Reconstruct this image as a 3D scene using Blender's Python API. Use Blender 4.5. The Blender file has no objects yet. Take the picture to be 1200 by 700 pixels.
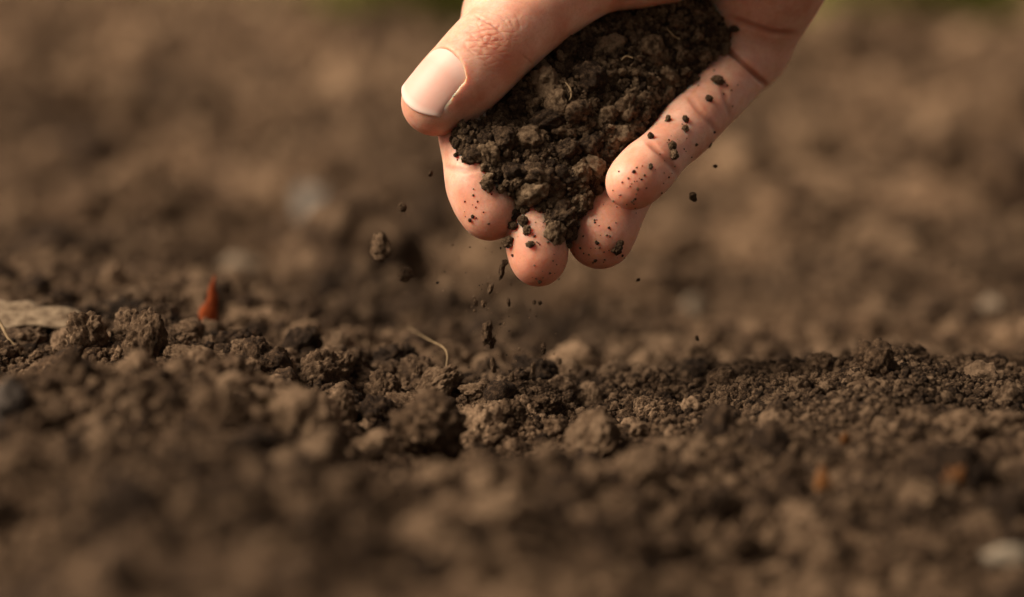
import bpy, bmesh, math, time
import numpy as np
from mathutils import Vector, Matrix
from mathutils.bvhtree import BVHTree

T0 = time.time()
rng = np.random.default_rng(11)
sc = bpy.context.scene
col = sc.collection

# ------------------------------------------------------------------ camera
CAM_H, PITCH = 0.120, math.radians(8.3)
LENS, SENSOR = 85.0, 36.0
FOCUS = 0.630
cam_d = bpy.data.cameras.new('camera')
cam = bpy.data.objects.new('camera', cam_d); col.objects.link(cam)
cam.location = (0, 0, CAM_H)
cam.rotation_euler = (math.pi/2 - PITCH, 0, 0)
cam_d.lens = LENS; cam_d.sensor_width = SENSOR
cam_d.clip_start = 0.02; cam_d.clip_end = 400
cam_d.dof.use_dof = True; cam_d.dof.focus_distance = FOCUS-0.006
cam_d.dof.aperture_fstop = 5.2
sc.camera = cam

# ------------------------------------------------------------------ sky, sun, exposure
SUN_AZ, SUN_EL = math.radians(-103), math.radians(41)     # azimuth from +Y, clockwise: from the left, a little towards the camera
w = bpy.data.worlds.new('World'); sc.world = w; w.use_nodes = True
wn, wl = w.node_tree.nodes, w.node_tree.links
bg = wn['Background']
sky = wn.new('ShaderNodeTexSky'); sky.sky_type = 'NISHITA'; sky.sun_disc = False
sky.sun_elevation = SUN_EL; sky.sun_rotation = SUN_AZ
sky.air_density = 0.8; sky.dust_density = 1.5; sky.ozone_density = 0.3
hs = wn.new('ShaderNodeHueSaturation'); hs.inputs['Saturation'].default_value = 0.25
tint = wn.new('ShaderNodeMix'); tint.data_type = 'RGBA'; tint.blend_type = 'MULTIPLY'
tint.inputs[0].default_value = 1.0; tint.inputs[7].default_value = (1.0, 0.84, 0.68, 1)
wl.new(sky.outputs[0], hs.inputs['Color']); wl.new(hs.outputs[0], tint.inputs[6]); wl.new(tint.outputs[2], bg.inputs[0])
bg.inputs[1].default_value = 0.050
sun_d = bpy.data.lights.new('sun', 'SUN'); sun_d.energy = 4.8; sun_d.angle = math.radians(40)
sun_d.color = (1.0, 0.87, 0.70)
sun = bpy.data.objects.new('sun', sun_d); col.objects.link(sun)
sdir = Vector((math.sin(SUN_AZ)*math.cos(SUN_EL), math.cos(SUN_AZ)*math.cos(SUN_EL), math.sin(SUN_EL)))
sun.rotation_euler = sdir.to_track_quat('Z', 'Y').to_euler()
sun.location = (-1, -0.5, 1.5)
sc.view_settings.view_transform = 'Standard'; sc.view_settings.look = 'None'
sc.view_settings.gamma = 1; sc.view_settings.exposure = 0.62
sc.cycles.use_denoising = True
sc.cycles.max_bounces = 6
sc.cycles.sample_clamp_indirect = 4

# ------------------------------------------------------------------ small maths
PXF = LENS/SENSOR*1200.0
MMPX = FOCUS*1000/PXF            # millimetres per photograph pixel in the focus plane
ca, sa = math.cos(PITCH), math.sin(PITCH)
CAMX = np.array([1, 0, 0.]); CAMUP = np.array([0, sa, ca]); CAMFW = np.array([0, ca, -sa]); CAMO = np.array([0, 0, CAM_H])
def W(px, py, wmm):
    """a point wmm millimetres behind the focus plane that the photograph shows at px, py (metres)"""
    D = FOCUS + wmm/1000.0
    return CAMO + CAMFW*D + CAMX*((px-600)/PXF*D) + CAMUP*((350-py)/PXF*D)
def L(px, py, wmm):
    """the same point in hand space: millimetres right, up and away from the middle of the focus plane"""
    s = (FOCUS*1000+wmm)/PXF
    return np.array([(px-600)*s, (350-py)*s, wmm], dtype=np.float64)
def l2w(P):
    P = np.asarray(P)/1000.0
    return CAMO + CAMFW*FOCUS + P[..., 0:1]*CAMX + P[..., 1:2]*CAMUP + P[..., 2:3]*CAMFW
def ray(px, py):
    d = CAMFW + CAMX*((px-600)/PXF) + CAMUP*((350-py)/PXF)
    return d
_tab = np.random.default_rng(5).random((256, 256)).astype(np.float32)
_tab3 = np.random.default_rng(6).random((64, 64, 64)).astype(np.float32)
def vnoise(x, y):
    xi = np.floor(x).astype(np.int64); yi = np.floor(y).astype(np.int64)
    fx = (x-xi); fy = (y-yi); fx = fx*fx*(3-2*fx); fy = fy*fy*(3-2*fy)
    a = _tab[xi & 255, yi & 255]; b = _tab[(xi+1) & 255, yi & 255]; c = _tab[xi & 255, (yi+1) & 255]; d = _tab[(xi+1) & 255, (yi+1) & 255]
    return (a*(1-fx)+b*fx)*(1-fy)+(c*(1-fx)+d*fx)*fy*1.0 - 0.5
def vnoise3(x, y, z):
    xi = np.floor(x).astype(np.int64); yi = np.floor(y).astype(np.int64); zi = np.floor(z).astype(np.int64)
    f = [t-i for t, i in ((x, xi), (y, yi), (z, zi))]; f = [t*t*(3-2*t) for t in f]
    r = 0
    for i in (0, 1):
        for j in (0, 1):
            for k in (0, 1):
                r = r + _tab3[(xi+i) & 63, (yi+j) & 63, (zi+k) & 63]*(f[0] if i else 1-f[0])*(f[1] if j else 1-f[1])*(f[2] if k else 1-f[2])
    return r-0.5

# ------------------------------------------------------------------ materials
def new_mat(name):
    m = bpy.data.materials.new(name); m.use_nodes = True
    return m, m.node_tree.nodes, m.node_tree.links, m.node_tree.nodes['Principled BSDF']
def ramp(n, stops):
    r = n.new('ShaderNodeValToRGB'); e = r.color_ramp.elements
    while len(e) < len(stops): e.new(0.5)
    for k, (p, c) in enumerate(stops): e[k].position = p; e[k].color = (*c, 1)
    return r
def soil_material(name, scale, bump_d, dark, mid, light, coords='Object', rnd=0.5, dry=False):
    m, n, l, b = new_mat(name)
    tc = n.new('ShaderNodeTexCoord')
    src = tc.outputs['Object']
    if coords == 'Position':
        g = n.new('ShaderNodeNewGeometry'); src = g.outputs['Position']
    n1 = n.new('ShaderNodeTexNoise'); n1.inputs['Scale'].default_value = scale; n1.inputs['Detail'].default_value = 6; n1.inputs['Roughness'].default_value = 0.65
    n2 = n.new('ShaderNodeTexNoise'); n2.inputs['Scale'].default_value = scale*6; n2.inputs['Detail'].default_value = 4; n2.inputs['Roughness'].default_value = 0.7
    l.new(src, n1.inputs['Vector']); l.new(src, n2.inputs['Vector'])
    r = ramp(n, [(0.34, dark), (0.51, mid), (0.72, light)])
    add = n.new('ShaderNodeMath'); add.operation = 'ADD'
    info = n.new('ShaderNodeObjectInfo')
    mr = n.new('ShaderNodeMapRange'); mr.inputs[3].default_value = -0.22*rnd; mr.inputs[4].default_value = 0.26*rnd
    l.new(info.outputs['Random'], mr.inputs[0])
    l.new(n1.outputs[0], add.inputs[0]); l.new(mr.outputs[0], add.inputs[1]); l.new(add.outputs[0], r.inputs[0])
    # tiny pale and rusty grains
    r2 = ramp(n, [(0.60, (0, 0, 0)), (0.70, (1, 1, 1))])
    l.new(n2.outputs[0], r2.inputs[0])
    mx = n.new('ShaderNodeMix'); mx.data_type = 'RGBA'
    sc_ = n.new('ShaderNodeMath'); sc_.operation = 'MULTIPLY'; sc_.inputs[1].default_value = 0.50
    l.new(r2.outputs[0], sc_.inputs[0]); l.new(sc_.outputs[0], mx.inputs[0])
    l.new(r.outputs[0], mx.inputs[6]); mx.inputs[7].default_value = (light[0]*1.15, light[1]*0.98, light[2]*0.85, 1)
    outc = mx.outputs[2]
    if dry:  # lighter with distance, plus broad random patches of tone
        gp = n.new('ShaderNodeNewGeometry'); sx = n.new('ShaderNodeSeparateXYZ'); l.new(gp.outputs['Position'], sx.inputs[0])
        dn = n.new('ShaderNodeTexNoise'); dn.inputs['Scale'].default_value = 6.5; dn.inputs['Detail'].default_value = 3; l.new(gp.outputs['Position'], dn.inputs['Vector'])
        df = n.new('ShaderNodeMapRange'); df.inputs[1].default_value = 0.75; df.inputs[2].default_value = 1.6; df.inputs[3].default_value = 0.0; df.inputs[4].default_value = 0.12; l.new(sx.outputs['Y'], df.inputs[0])
        ad = n.new('ShaderNodeMath'); ad.operation = 'ADD'; l.new(dn.outputs[0], ad.inputs[0]); l.new(df.outputs[0], ad.inputs[1])
        dm = n.new('ShaderNodeMapRange'); dm.inputs[1].default_value = 0.34; dm.inputs[2].default_value = 0.72; dm.inputs[3].default_value = 0.62; dm.inputs[4].default_value = 1.45
        l.new(ad.outputs[0], dm.inputs[0])
        vm = n.new('ShaderNodeVectorMath'); vm.operation = 'SCALE'; l.new(outc, vm.inputs[0]); l.new(dm.outputs[0], vm.inputs['Scale']); outc = vm.outputs[0]
    l.new(outc, b.inputs['Base Color'])
    b.inputs['Roughness'].default_value = 0.92; b.inputs['Specular IOR Level'].default_value = 0.18
    bp = n.new('ShaderNodeBump'); bp.inputs['Strength'].default_value = 1.0; bp.inputs['Distance'].default_value = bump_d
    l.new(n2.outputs[0], bp.inputs['Height'])
    # grit at its real size, the same on every clod
    g2 = n.new('ShaderNodeNewGeometry'); n3 = n.new('ShaderNodeTexNoise'); n3.inputs['Scale'].default_value = 2300; n3.inputs['Detail'].default_value = 3; n3.inputs['Roughness'].default_value = 0.7
    l.new(g2.outputs['Position'], n3.inputs['Vector'])
    bq = n.new('ShaderNodeBump'); bq.inputs['Strength'].default_value = 1.0; bq.inputs['Distance'].default_value = 0.0010
    l.new(n3.outputs[0], bq.inputs['Height']); l.new(bp.outputs[0], bq.inputs['Normal']); l.new(bq.outputs[0], b.inputs['Normal'])
    return m
DK, MD, LT = (0.026, 0.0140, 0.0073), (0.103, 0.0595, 0.0325), (0.31, 0.199, 0.120)
M_ground = soil_material('soil_ground', 90, 0.0008, DK, MD, LT, 'Position', 0.0, True)
M_clod = soil_material('soil_clod', 2.2, 0.0007, DK, MD, LT, 'Object', 0.75, True)
M_hand_soil = soil_material('soil_moist', 2.2, 0.0006, (0.034, 0.019, 0.0105), (0.130, 0.079, 0.044), (0.30, 0.20, 0.12), 'Object', 0.8)
M_dry = soil_material('soil_dry', 2.6, 0.0007, (0.045, 0.025, 0.013), (0.125, 0.074, 0.041), (0.30, 0.195, 0.118), 'Object', 0.35)
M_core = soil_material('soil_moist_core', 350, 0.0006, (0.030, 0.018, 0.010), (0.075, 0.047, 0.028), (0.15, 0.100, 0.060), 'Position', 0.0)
def plain(name, c1, c2, scale, rough=0.8, bump=0.0003, coords='Position'):
    m, n, l, b = new_mat(name)
    g = n.new('ShaderNodeNewGeometry')
    t = n.new('ShaderNodeTexNoise'); t.inputs['Scale'].default_value = scale; t.inputs['Detail'].default_value = 5
    l.new(g.outputs['Position'], t.inputs['Vector'])
    r = ramp(n, [(0.35, c1), (0.65, c2)]); l.new(t.outputs[0], r.inputs[0]); l.new(r.outputs[0], b.inputs['Base Color'])
    b.inputs['Roughness'].default_value = rough; b.inputs['Specular IOR Level'].default_value = 0.15
    bp = n.new('ShaderNodeBump'); bp.inputs['Distance'].default_value = bump; bp.inputs['Strength'].default_value = 0.7
    l.new(t.outputs[0], bp.inputs['Height']); l.new(bp.outputs[0], b.inputs['Normal'])
    return m
M_leaf_red = plain('dry_red_leaf', (0.13, 0.024, 0.006), (0.27, 0.054, 0.012), 700, 0.9)
M_leaf_orange = plain('dry_orange_leaf', (0.10, 0.040, 0.012), (0.17, 0.068, 0.020), 300, 0.6)
M_wood = plain('pale_wood', (0.10, 0.066, 0.040), (0.25, 0.18, 0.115), 420, 0.8)
M_straw = plain('straw', (0.17, 0.11, 0.055), (0.29, 0.20, 0.11), 400, 0.6, 0.0001)
M_stone_pale = plain('pale_stone', (0.13, 0.095, 0.064), (0.21, 0.158, 0.112), 150, 0.8)
M_stone_bright = plain('bright_stone', (0.14, 0.11, 0.08), (0.23, 0.185, 0.135), 150, 0.8)
M_stone_grey = plain('grey_stone', (0.13, 0.110, 0.090), (0.21, 0.180, 0.150), 120, 0.7)
M_stone_dark = plain('dark_stone', (0.030, 0.022, 0.017), (0.08, 0.062, 0.050), 200, 0.9)
M_grass = plain('grass', (0.20, 0.205, 0.05), (0.34, 0.33, 0.10), 20, 0.6)

nt_ = M_grass.node_tree; tr_ = nt_.nodes.new('ShaderNodeBsdfTranslucent'); tr_.inputs[0].default_value = (0.36, 0.36, 0.09, 1)
mxs = nt_.nodes.new('ShaderNodeMixShader'); mxs.inputs[0].default_value = 0.5
nt_.links.new(nt_.nodes['Principled BSDF'].outputs[0], mxs.inputs[1]); nt_.links.new(tr_.outputs[0], mxs.inputs[2])
nt_.links.new(mxs.outputs[0], nt_.nodes['Material Output'].inputs[0])

# ------------------------------------------------------------------ object helpers
def mesh_np(name, V, F, smooth=True):
    me = bpy.data.meshes.new(name)
    V = np.asarray(V, dtype=np.float32); F = np.asarray(F, dtype=np.int32)
    k = F.shape[1]
    me.vertices.add(len(V)); me.vertices.foreach_set('co', V.ravel())
    me.loops.add(F.size); me.loops.foreach_set('vertex_index', F.ravel())
    me.polygons.add(len(F)); me.polygons.foreach_set('loop_start', np.arange(0, F.size, k, dtype=np.int32))
    me.polygons.foreach_set('use_smooth', np.full(len(F), smooth))
    me.update(calc_edges=True)
    return me
def link(name, me, mat=None, parent=None, label=None, category=None, group=None, kind=None, loc=None):
    o = bpy.data.objects.new(name, me); col.objects.link(o)
    if mat is not None and me is not None and not me.materials: me.materials.append(mat)
    if parent is not None: o.parent = parent
    if loc is not None: o.location = loc
    if label: o['label'] = label
    if category: o['category'] = category
    if group: o['group'] = group
    if kind: o['kind'] = kind
    return o

# ------------------------------------------------------------------ soil clod shapes (unit radius, shared by all clods)
def ico(sub):
    bm = bmesh.new(); bmesh.ops.create_icosphere(bm, subdivisions=sub, radius=1.0)
    V = np.array([v.co[:] for v in bm.verts]); F = np.array([[v.index for v in f.verts] for f in bm.faces]); bm.free()
    return V, F
ICO = {k: ico(k) for k in (2, 3, 4, 5)}
def clod_mesh(name, sub, seed, grain=1.0, stretch=0.35, lumps=14):
    r = np.random.default_rng(seed)
    V, F = ICO[sub]
    V = V.copy()
    N = V.copy()
    h = np.zeros(len(V))
    def caps(n, lo, hi, amp, sgn=1):
        c = r.normal(size=(n, 3)); c /= np.linalg.norm(c, axis=1)[:, None]
        rad = r.uniform(lo, hi, n); am = amp*r.uniform(0.15, 1.0, n)
        ang = np.arccos(np.clip(N @ c.T, -1, 1))
        q = np.clip(1-(ang/rad)**2, 0, None)
        return sgn*np.max(np.sqrt(q)*am, axis=1)
    # facets: a few planes cut the ball so that it reads as a broken lump
    rr = np.ones(len(V))
    for _ in range(5):
        c = r.normal(size=3); c /= np.linalg.norm(c); dpl = r.uniform(0.72, 0.97)
        cs = N @ c
        rr = np.where(cs > 1e-3, np.minimum(rr, dpl/np.maximum(cs, 1e-3)), rr)
    h = 0.75*rr + caps(lumps, 0.40, 0.85, 0.34*grain) + caps(70, 0.15, 0.36, 0.20*grain) - caps(12, 0.12, 0.32, 0.16*grain)
    if sub >= 3: h += caps(230, 0.07, 0.17, 0.12*grain) - caps(60, 0.05, 0.13, 0.16*grain)
    if sub >= 4: h += caps(900, 0.035, 0.09, 0.075*grain) - caps(260, 0.03, 0.07, 0.08*grain)
    if sub >= 5: h += caps(2600, 0.02, 0.05, 0.035*grain)
    V = N*h[:, None]
    s = r.uniform(1-stretch, 1+stretch, 3); V *= s
    V /= np.mean(np.linalg.norm(V, axis=1))
    return mesh_np(name, V, F)
HI = [clod_mesh('soil_clod_shape', 5, 100+i, 1.0, 0.3) for i in range(6)]
MIDR = [clod_mesh('soil_lump_shape', 4, 200+i, 1.05, 0.3) for i in range(10)]
LOW = [clod_mesh('soil_crumb_shape', 3, 300+i, 1.1, 0.3) for i in range(8)]
MIDH = []
for k in range(10):
    me = MIDR[k].copy(); me.materials.append(M_hand_soil); MIDH.append(me)
LOWH = []
for k in range(8):
    me = LOW[k].copy(); me.materials.append(M_hand_soil); LOWH.append(me)
MIDD = []
for k in range(10):
    me = MIDR[k].copy(); me.materials.append(M_dry); MIDD.append(me)
for me in HI+MIDR+LOW: me.materials.append(M_clod)
def euler_rand(): return tuple(rng.uniform(0, 6.283, 3))

# geometry-node scatter for uncountable crumbs
def shape_collection(name, meshes):
    c = bpy.data.collections.new(name)
    for me in meshes: c.objects.link(bpy.data.objects.new('crumb_shape', me))
    return c
C_ground = shape_collection('ground_crumb_shapes', LOW[:5]+MIDR[:5])
C_hand = shape_collection('hand_crumb_shapes', LOWH[:5]+MIDH[:5])
def scatter(name, P, S, coll, parent=None, label=None, category=None, squash=None):
    """one object of uncountable crumbs: a point per crumb, shapes instanced on them"""
    me = bpy.data.meshes.new(name); n = len(P)
    me.vertices.add(n); me.vertices.foreach_set('co', np.asarray(P, dtype=np.float32).ravel())
    a = me.attributes.new('size', 'FLOAT', 'POINT'); a.data.foreach_set('value', np.asarray(S, dtype=np.float32))
    a = me.attributes.new('turn', 'FLOAT_VECTOR', 'POINT'); a.data.foreach_set('vector', rng.uniform(0, 6.283, n*3).astype(np.float32))
    a = me.attributes.new('pick', 'INT', 'POINT'); a.data.foreach_set('value', rng.integers(0, 10, n).astype(np.int32))
    o = link(name, me, None, parent, label, category, None, 'stuff')
    ng = bpy.data.node_groups.new(name, 'GeometryNodeTree')
    ng.interface.new_socket('Geometry', in_out='INPUT', socket_type='NodeSocketGeometry')
    ng.interface.new_socket('Geometry', in_out='OUTPUT', socket_type='NodeSocketGeometry')
    nn, ll = ng.nodes, ng.links
    gi, go = nn.new('NodeGroupInput'), nn.new('NodeGroupOutput')
    ci = nn.new('GeometryNodeCollectionInfo'); ci.inputs['Collection'].default_value = coll
    ci.inputs['Separate Children'].default_value = True; ci.inputs['Reset Children'].default_value = True
    ip = nn.new('GeometryNodeInstanceOnPoints'); ip.inputs['Pick Instance'].default_value = True
    def attr(nm, ty):
        x = nn.new('GeometryNodeInputNamedAttribute'); x.data_type = ty; x.inputs['Name'].default_value = nm; return x
    ll.new(gi.outputs[0], ip.inputs['Points']); ll.new(ci.outputs[0], ip.inputs['Instance'])
    ll.new(attr('pick', 'INT').outputs[0], ip.inputs['Instance Index'])
    e2r = nn.new('FunctionNodeEulerToRotation'); ll.new(attr('turn', 'FLOAT_VECTOR').outputs[0], e2r.inputs[0]); ll.new(e2r.outputs[0], ip.inputs['Rotation'])
    ll.new(attr('size', 'FLOAT').outputs[0], ip.inputs['Scale']); ll.new(ip.outputs[0], go.inputs[0])
    md = o.modifiers.new('crumbs', 'NODES'); md.node_group = ng
    return o

# ------------------------------------------------------------------ ground: broken ridges of soil, one sheet to the horizon
def prof(px, *pts): return [(px, py, D) for py, D in pts]
CTRL = (
    prof(-250, (700, .42), (600, .47), (520, .52), (470, .56), (425, .63), (385, .70), (330, .86), (290, 1.05)) +
    prof(60, (700, 0.4), (610, 0.445), (530, 0.49), (478, 0.53), (462, 0.58), (430, 0.625), (406, 0.65), (360, 0.76), (320, 0.92)) +
    prof(180, (700, 0.4), (610, 0.445), (530, 0.49), (466, 0.53), (452, 0.58), (424, 0.625), (396, 0.65), (354, 0.76), (309, 0.93)) +
    prof(320, (700, 0.41), (610, 0.455), (540, 0.5), (485, 0.535), (470, 0.565), (456, 0.62), (428, 0.655), (383, 0.75), (328, 0.93)) +
    prof(450, (700, 0.42), (620, 0.47), (565, 0.525), (538, 0.58), (498, 0.612), (463, 0.635), (440, 0.66), (403, 0.78), (340, 0.95)) +
    prof(600, (700, 0.425), (620, 0.475), (570, 0.53), (542, 0.58), (502, 0.61), (472, 0.63), (448, 0.655), (424, 0.78), (350, 0.97)) +
    prof(760, (700, 0.43), (620, 0.48), (560, 0.53), (529, 0.58), (489, 0.61), (469, 0.628), (455, 0.645), (428, 0.76), (350, 0.97)) +
    prof(900, (700, 0.43), (620, 0.48), (550, 0.53), (508, 0.58), (473, 0.605), (456, 0.622), (446, 0.64), (430, 0.76), (350, 0.97)) +
    prof(1030, (700, 0.43), (620, 0.48), (545, 0.53), (480, 0.575), (439, 0.6), (426, 0.612), (428, 0.64), (424, 0.76), (350, 0.97)) +
    prof(1150, (700, 0.43), (620, 0.48), (545, 0.53), (485, 0.575), (460, 0.6), (448, 0.615), (442, 0.64), (428, 0.76), (350, 0.97)) +
    prof(1450, (700, 0.43), (620, 0.48), (545, 0.53), (502, 0.58), (467, 0.61), (452, 0.64), (432, 0.74), (350, 0.97)))
CP = np.array([W(px, py, (D-FOCUS)*1000) for px, py, D in CTRL])
ZB = -0.028
far = [(x, y, ZB) for x in (-.7, -.35, 0, .35, .7) for y in (1.25, 1.6)] + [(x, y, -0.0) for x in (-.5, .5) for y in (.3, .5, .8)] + [(x, .30, .005) for x in (-.1, .1)]
CP = np.vstack([CP, np.array(far)])
def tps_fit(P, lam=2e-6):
    n = len(P); d = np.linalg.norm(P[:, None, :2]-P[None, :, :2], axis=2)
    K = np.where(d > 0, d*d*np.log(d+1e-12), 0) + lam*np.eye(n)
    Q = np.hstack([np.ones((n, 1)), P[:, :2]])
    A = np.block([[K, Q], [Q.T, np.zeros((3, 3))]])
    return np.linalg.solve(A, np.concatenate([P[:, 2], np.zeros(3)]))
TW = tps_fit(CP)
CP_N = len(CTRL)
def base_h(x, y):
    xf = x.ravel(); yf = y.ravel(); out = np.full(len(xf), ZB)
    inside = (np.abs(xf) < 0.75) & (yf > 0.1) & (yf < 1.7)
    idx = np.nonzero(inside)[0]
    for k in range(0, len(idx), 40000):
        i = idx[k:k+40000]
        d2 = (xf[i, None]-CP[None, :, 0])**2 + (yf[i, None]-CP[None, :, 1])**2
        v = (0.5*d2*np.log(d2+1e-20)) @ TW[:len(CP)] + TW[-3] + TW[-2]*xf[i] + TW[-1]*yf[i]
        def ss(a, b, t): t = np.clip((t-a)/(b-a), 0, 1); return t*t*(3-2*t)
        wgt = (1-ss(.40, .74, np.abs(xf[i])))*(1-ss(1.15, 1.6, yf[i]))*ss(.12, .30, yf[i])
        out[i] = ZB*(1-wgt) + np.clip(v, -.08, .06)*wgt
    return out.reshape(x.shape)
def height(x, y):
    x = np.asarray(x, dtype=np.float64); y = np.asarray(y, dtype=np.float64)
    h = base_h(x, y)
    f = np.clip((y-0.75)/0.6, 0, 1)                      # the field behind is rougher than the raked ridge
    far_a = 1-np.clip((y-14)/20, 0, 1)
    h = h + 0.055*vnoise(x*3.1+7, y*3.6+3)*f*far_a + 0.060*vnoise(x*8+1, y*9+8)*f*far_a + 0.026*vnoise(x*20, y*22+4)*(0.30+0.45*np.clip((.56-y)/.06, 0, 1)+0.85*f)*far_a - 0.0015
    for qx, qy, qr, qd in ((.012, 1.00, .085, .045), (-.105, 1.20, .07, .04), (.20, 1.75, .12, .06), (.38, 1.62, .10, .05), (-.42, 2.1, .12, .04), (.52, 3.4, .25, .06)):
        h = h-qd*np.exp(-((x-qx)**2+((y-qy)*1.3)**2)/qr**2)
    n = vnoise(x*48+3, y*48+9)
    h = h + 0.0075*n*(0.7+0.5*f) + 0.0038*vnoise(x*110, y*110+2) + 0.0017*vnoise(x*260+5, y*260) + 0.0008*vnoise(x*600+5, y*600)
    return h
def axis(segs):
    v = [segs[0][0]]
    for a, b, s0, s1 in segs:
        x = a
        while x < b-1e-9:
            t = (x-a)/(b-a); x += s0*(s1/s0)**t; v.append(min(x, b))
    return np.unique(np.round(np.array(v), 6))
xp = axis([(0, .17, .0011, .0011), (.17, .6, .0012, .008), (.6, 4, .008, .12), (4, 90, .12, 8)])
gx = np.concatenate([-xp[:0:-1], xp])
gy = axis([(-6, 0, 1.0, .05), (0, .34, .05, .003), (.34, .78, .0012, .0012), (.78, 1.6, .0014, .006), (1.6, 8, .006, .05), (8, 160, .05, 10)])
GX, GY = np.meshgrid(gx, gy)
GZ = height(GX, GY)
nx, ny = len(gx), len(gy)
idx = np.arange(nx*ny).reshape(ny, nx)
GF = np.stack([idx[:-1, :-1], idx[:-1, 1:], idx[1:, 1:], idx[1:, :-1]], -1).reshape(-1, 4)
ground = link('ground', mesh_np('ground', np.stack([GX, GY, GZ], -1).reshape(-1, 3), GF), M_ground, label='brown crumbly tilled soil sloping up to a low ridge', kind='structure')
print('ground', nx, ny, time.time()-T0)
def hz(x, y): return float(height(np.array([x]), np.array([y]))[0])
_ts = np.concatenate([np.arange(.33, 1.2, .002), np.arange(1.2, 9, .01)])
def ground_hit(px, py, tmin=0.33):
    d = ray(px, py); ts = _ts[_ts >= tmin]
    p = CAMO[None]+d[None]*ts[:, None]
    k = np.nonzero(p[:, 2] < height(p[:, 0], p[:, 1]))[0]
    i = k[0] if len(k) else len(ts)-1
    return p[i], ts[i]

# ------------------------------------------------------------------ hand: one continuous surface grown from a distance field
def arr(lst): return [(L(px, py, wv), r) for px, py, wv, r in lst]
INDEX = arr([(655, -95, 42, 11), (596, -10, 27, 10.2), (574, 62, 18, 9.4), (560, 110, 12, 8.5), (552, 150, 6, 8.4), (554, 188, 1, 7.5), (561, 220, -3, 8.1), (574, 248, -5, 7.6)])
MIDDLE = arr([(745, -40, 54, 11), (690, 55, 38, 10), (648, 128, 24, 9.3), (634, 190, 13, 8.5), (629, 240, 4, 8.0), (629, 278, -4, 7.9), (631, 303, -6, 7.3)])
RING = arr([(818, -5, 60, 11), (795, 60, 46, 10), (772, 120, 32, 9.2), (748, 185, 19, 8.6), (719, 238, 6, 8.8), (703, 276, -1, 8.8)])
LITTLE = arr([(870, 66, 36, 9.6), (848, 100, 27, 8.4), (824, 130, 18, 7.4), (803, 152, 11, 7.5), (779, 177, 2, 6.6), (758, 198, -6, 7.3), (741, 215, -12, 6.8)])
THUMB = arr([(840, -122, 18, 20), (764, -66, 16, 15.8), (694, -38, 11, 12.6), (632, 8, 6, 11.0), (585, 48, 1, 10.9), (548, 86, -1, 10.5), (520, 111, -2, 9.3), (508, 121, -2, 8.2)])
PALM = [arr(x) for x in (
    [(672, -95, 50, 11.5), (800, -210, 42, 13), (960, -310, 20, 15)],
    [(745, -40, 60, 11.5), (860, -160, 48, 12.5), (985, -300, 24, 15)],
    [(818, -5, 63, 11.5), (910, -130, 48, 13), (1010, -285, 24, 15)],
    [(874, 58, 39, 10.0), (876, 30, 38, 12.0), (901, -35, 29, 14.6), (952, -130, 19, 17), (1020, -270, 12, 16)],
    [(845, -130, 18, 20), (930, -240, 14, 18), (990, -310, 14, 17)],
    [(800, -100, 16, 19), (850, -150, 18, 20)],
    [(735, -62, 24, 13), (705, -95, 42, 12), (690, -110, 50, 11)],
    [(985, -300, 18, 22), (1040, -420, 10, 22), (1120, -620, -8, 28), (1190, -800, -24, 34), (1250, -960, -40, 38)],
    [(965, -315, 14, 20), (1020, -430, 6, 20), (1100, -630, -10, 26)])]
def gaxis(lo, hi, f0, f1, fine):
    v = list(np.arange(f0, f1+1e-6, fine)); s = fine
    x = f0; left = []
    while x > lo: s = min(s*1.12, 4.0); x -= s; left.append(x)
    s = fine; x = f1; right = []
    while x < hi: s = min(s*1.12, 4.0); x += s; right.append(x)
    return np.array(left[::-1]+v+right, dtype=np.float64)
HXA = gaxis(-32, 330, -29.5, 92, 0.45); HYA = gaxis(3, 460, 1.5, 82, 0.45); HZA = gaxis(-90, 90, -20, 46, 0.45)
shape = (len(HXA), len(HYA), len(HZA))
def sub(P, r):
    out = []
    for k, A in enumerate((HXA, HYA, HZA)):
        i0 = max(0, np.searchsorted(A, P[:, k].min()-r)-1); i1 = min(len(A), np.searchsorted(A, P[:, k].max()+r)+1)
        out.append(slice(i0, i1))
    return tuple(out)
def smin(a, b, k):
    h = np.maximum(k-np.abs(a-b), 0)/k
    return np.minimum(a, b)-h*h*k*0.25
def cone(F, a, ra, b, rb, k, margin=9):
    P = np.array([a, b]); s = sub(P, max(ra, rb)+margin)
    X = HXA[s[0]][:, None, None].astype(np.float32); Y = HYA[s[1]][None, :, None].astype(np.float32); Z = HZA[s[2]][None, None, :].astype(np.float32)
    d = b-a; dd = float(d @ d)
    t = np.clip(((X-a[0])*d[0]+(Y-a[1])*d[1]+(Z-a[2])*d[2])/dd, 0, 1)
    t2 = t*t*(3-2*t)
    q = np.sqrt((X-a[0]-t*d[0])**2+(Y-a[1]-t*d[1])**2+(Z-a[2]-t*d[2])**2)-(ra+(rb-ra)*(0.5*t+0.5*t2))
    F[s] = smin(F[s], q.astype(np.float32), k)
def spline(ch, n=4):
    P = np.array([p for p, r in ch]); R = np.array([r for p, r in ch]); out = []
    m = len(P)
    for i in range(m-1):
        p0, p1, p2, p3 = P[max(i-1, 0)], P[i], P[i+1], P[min(i+2, m-1)]
        r0, r1, r2, r3 = R[max(i-1, 0)], R[i], R[i+1], R[min(i+2, m-1)]
        for j in range(n):
            t = j/n
            f = lambda a, b, c, d: 0.5*((2*b)+(-a+c)*t+(2*a-5*b+4*c-d)*t*t+(-a+3*b-3*c+d)*t**3)
            out.append((f(p0, p1, p2, p3), f(r0, r1, r2, r3)))
    out.append((P[-1], R[-1]))
    return out
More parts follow.
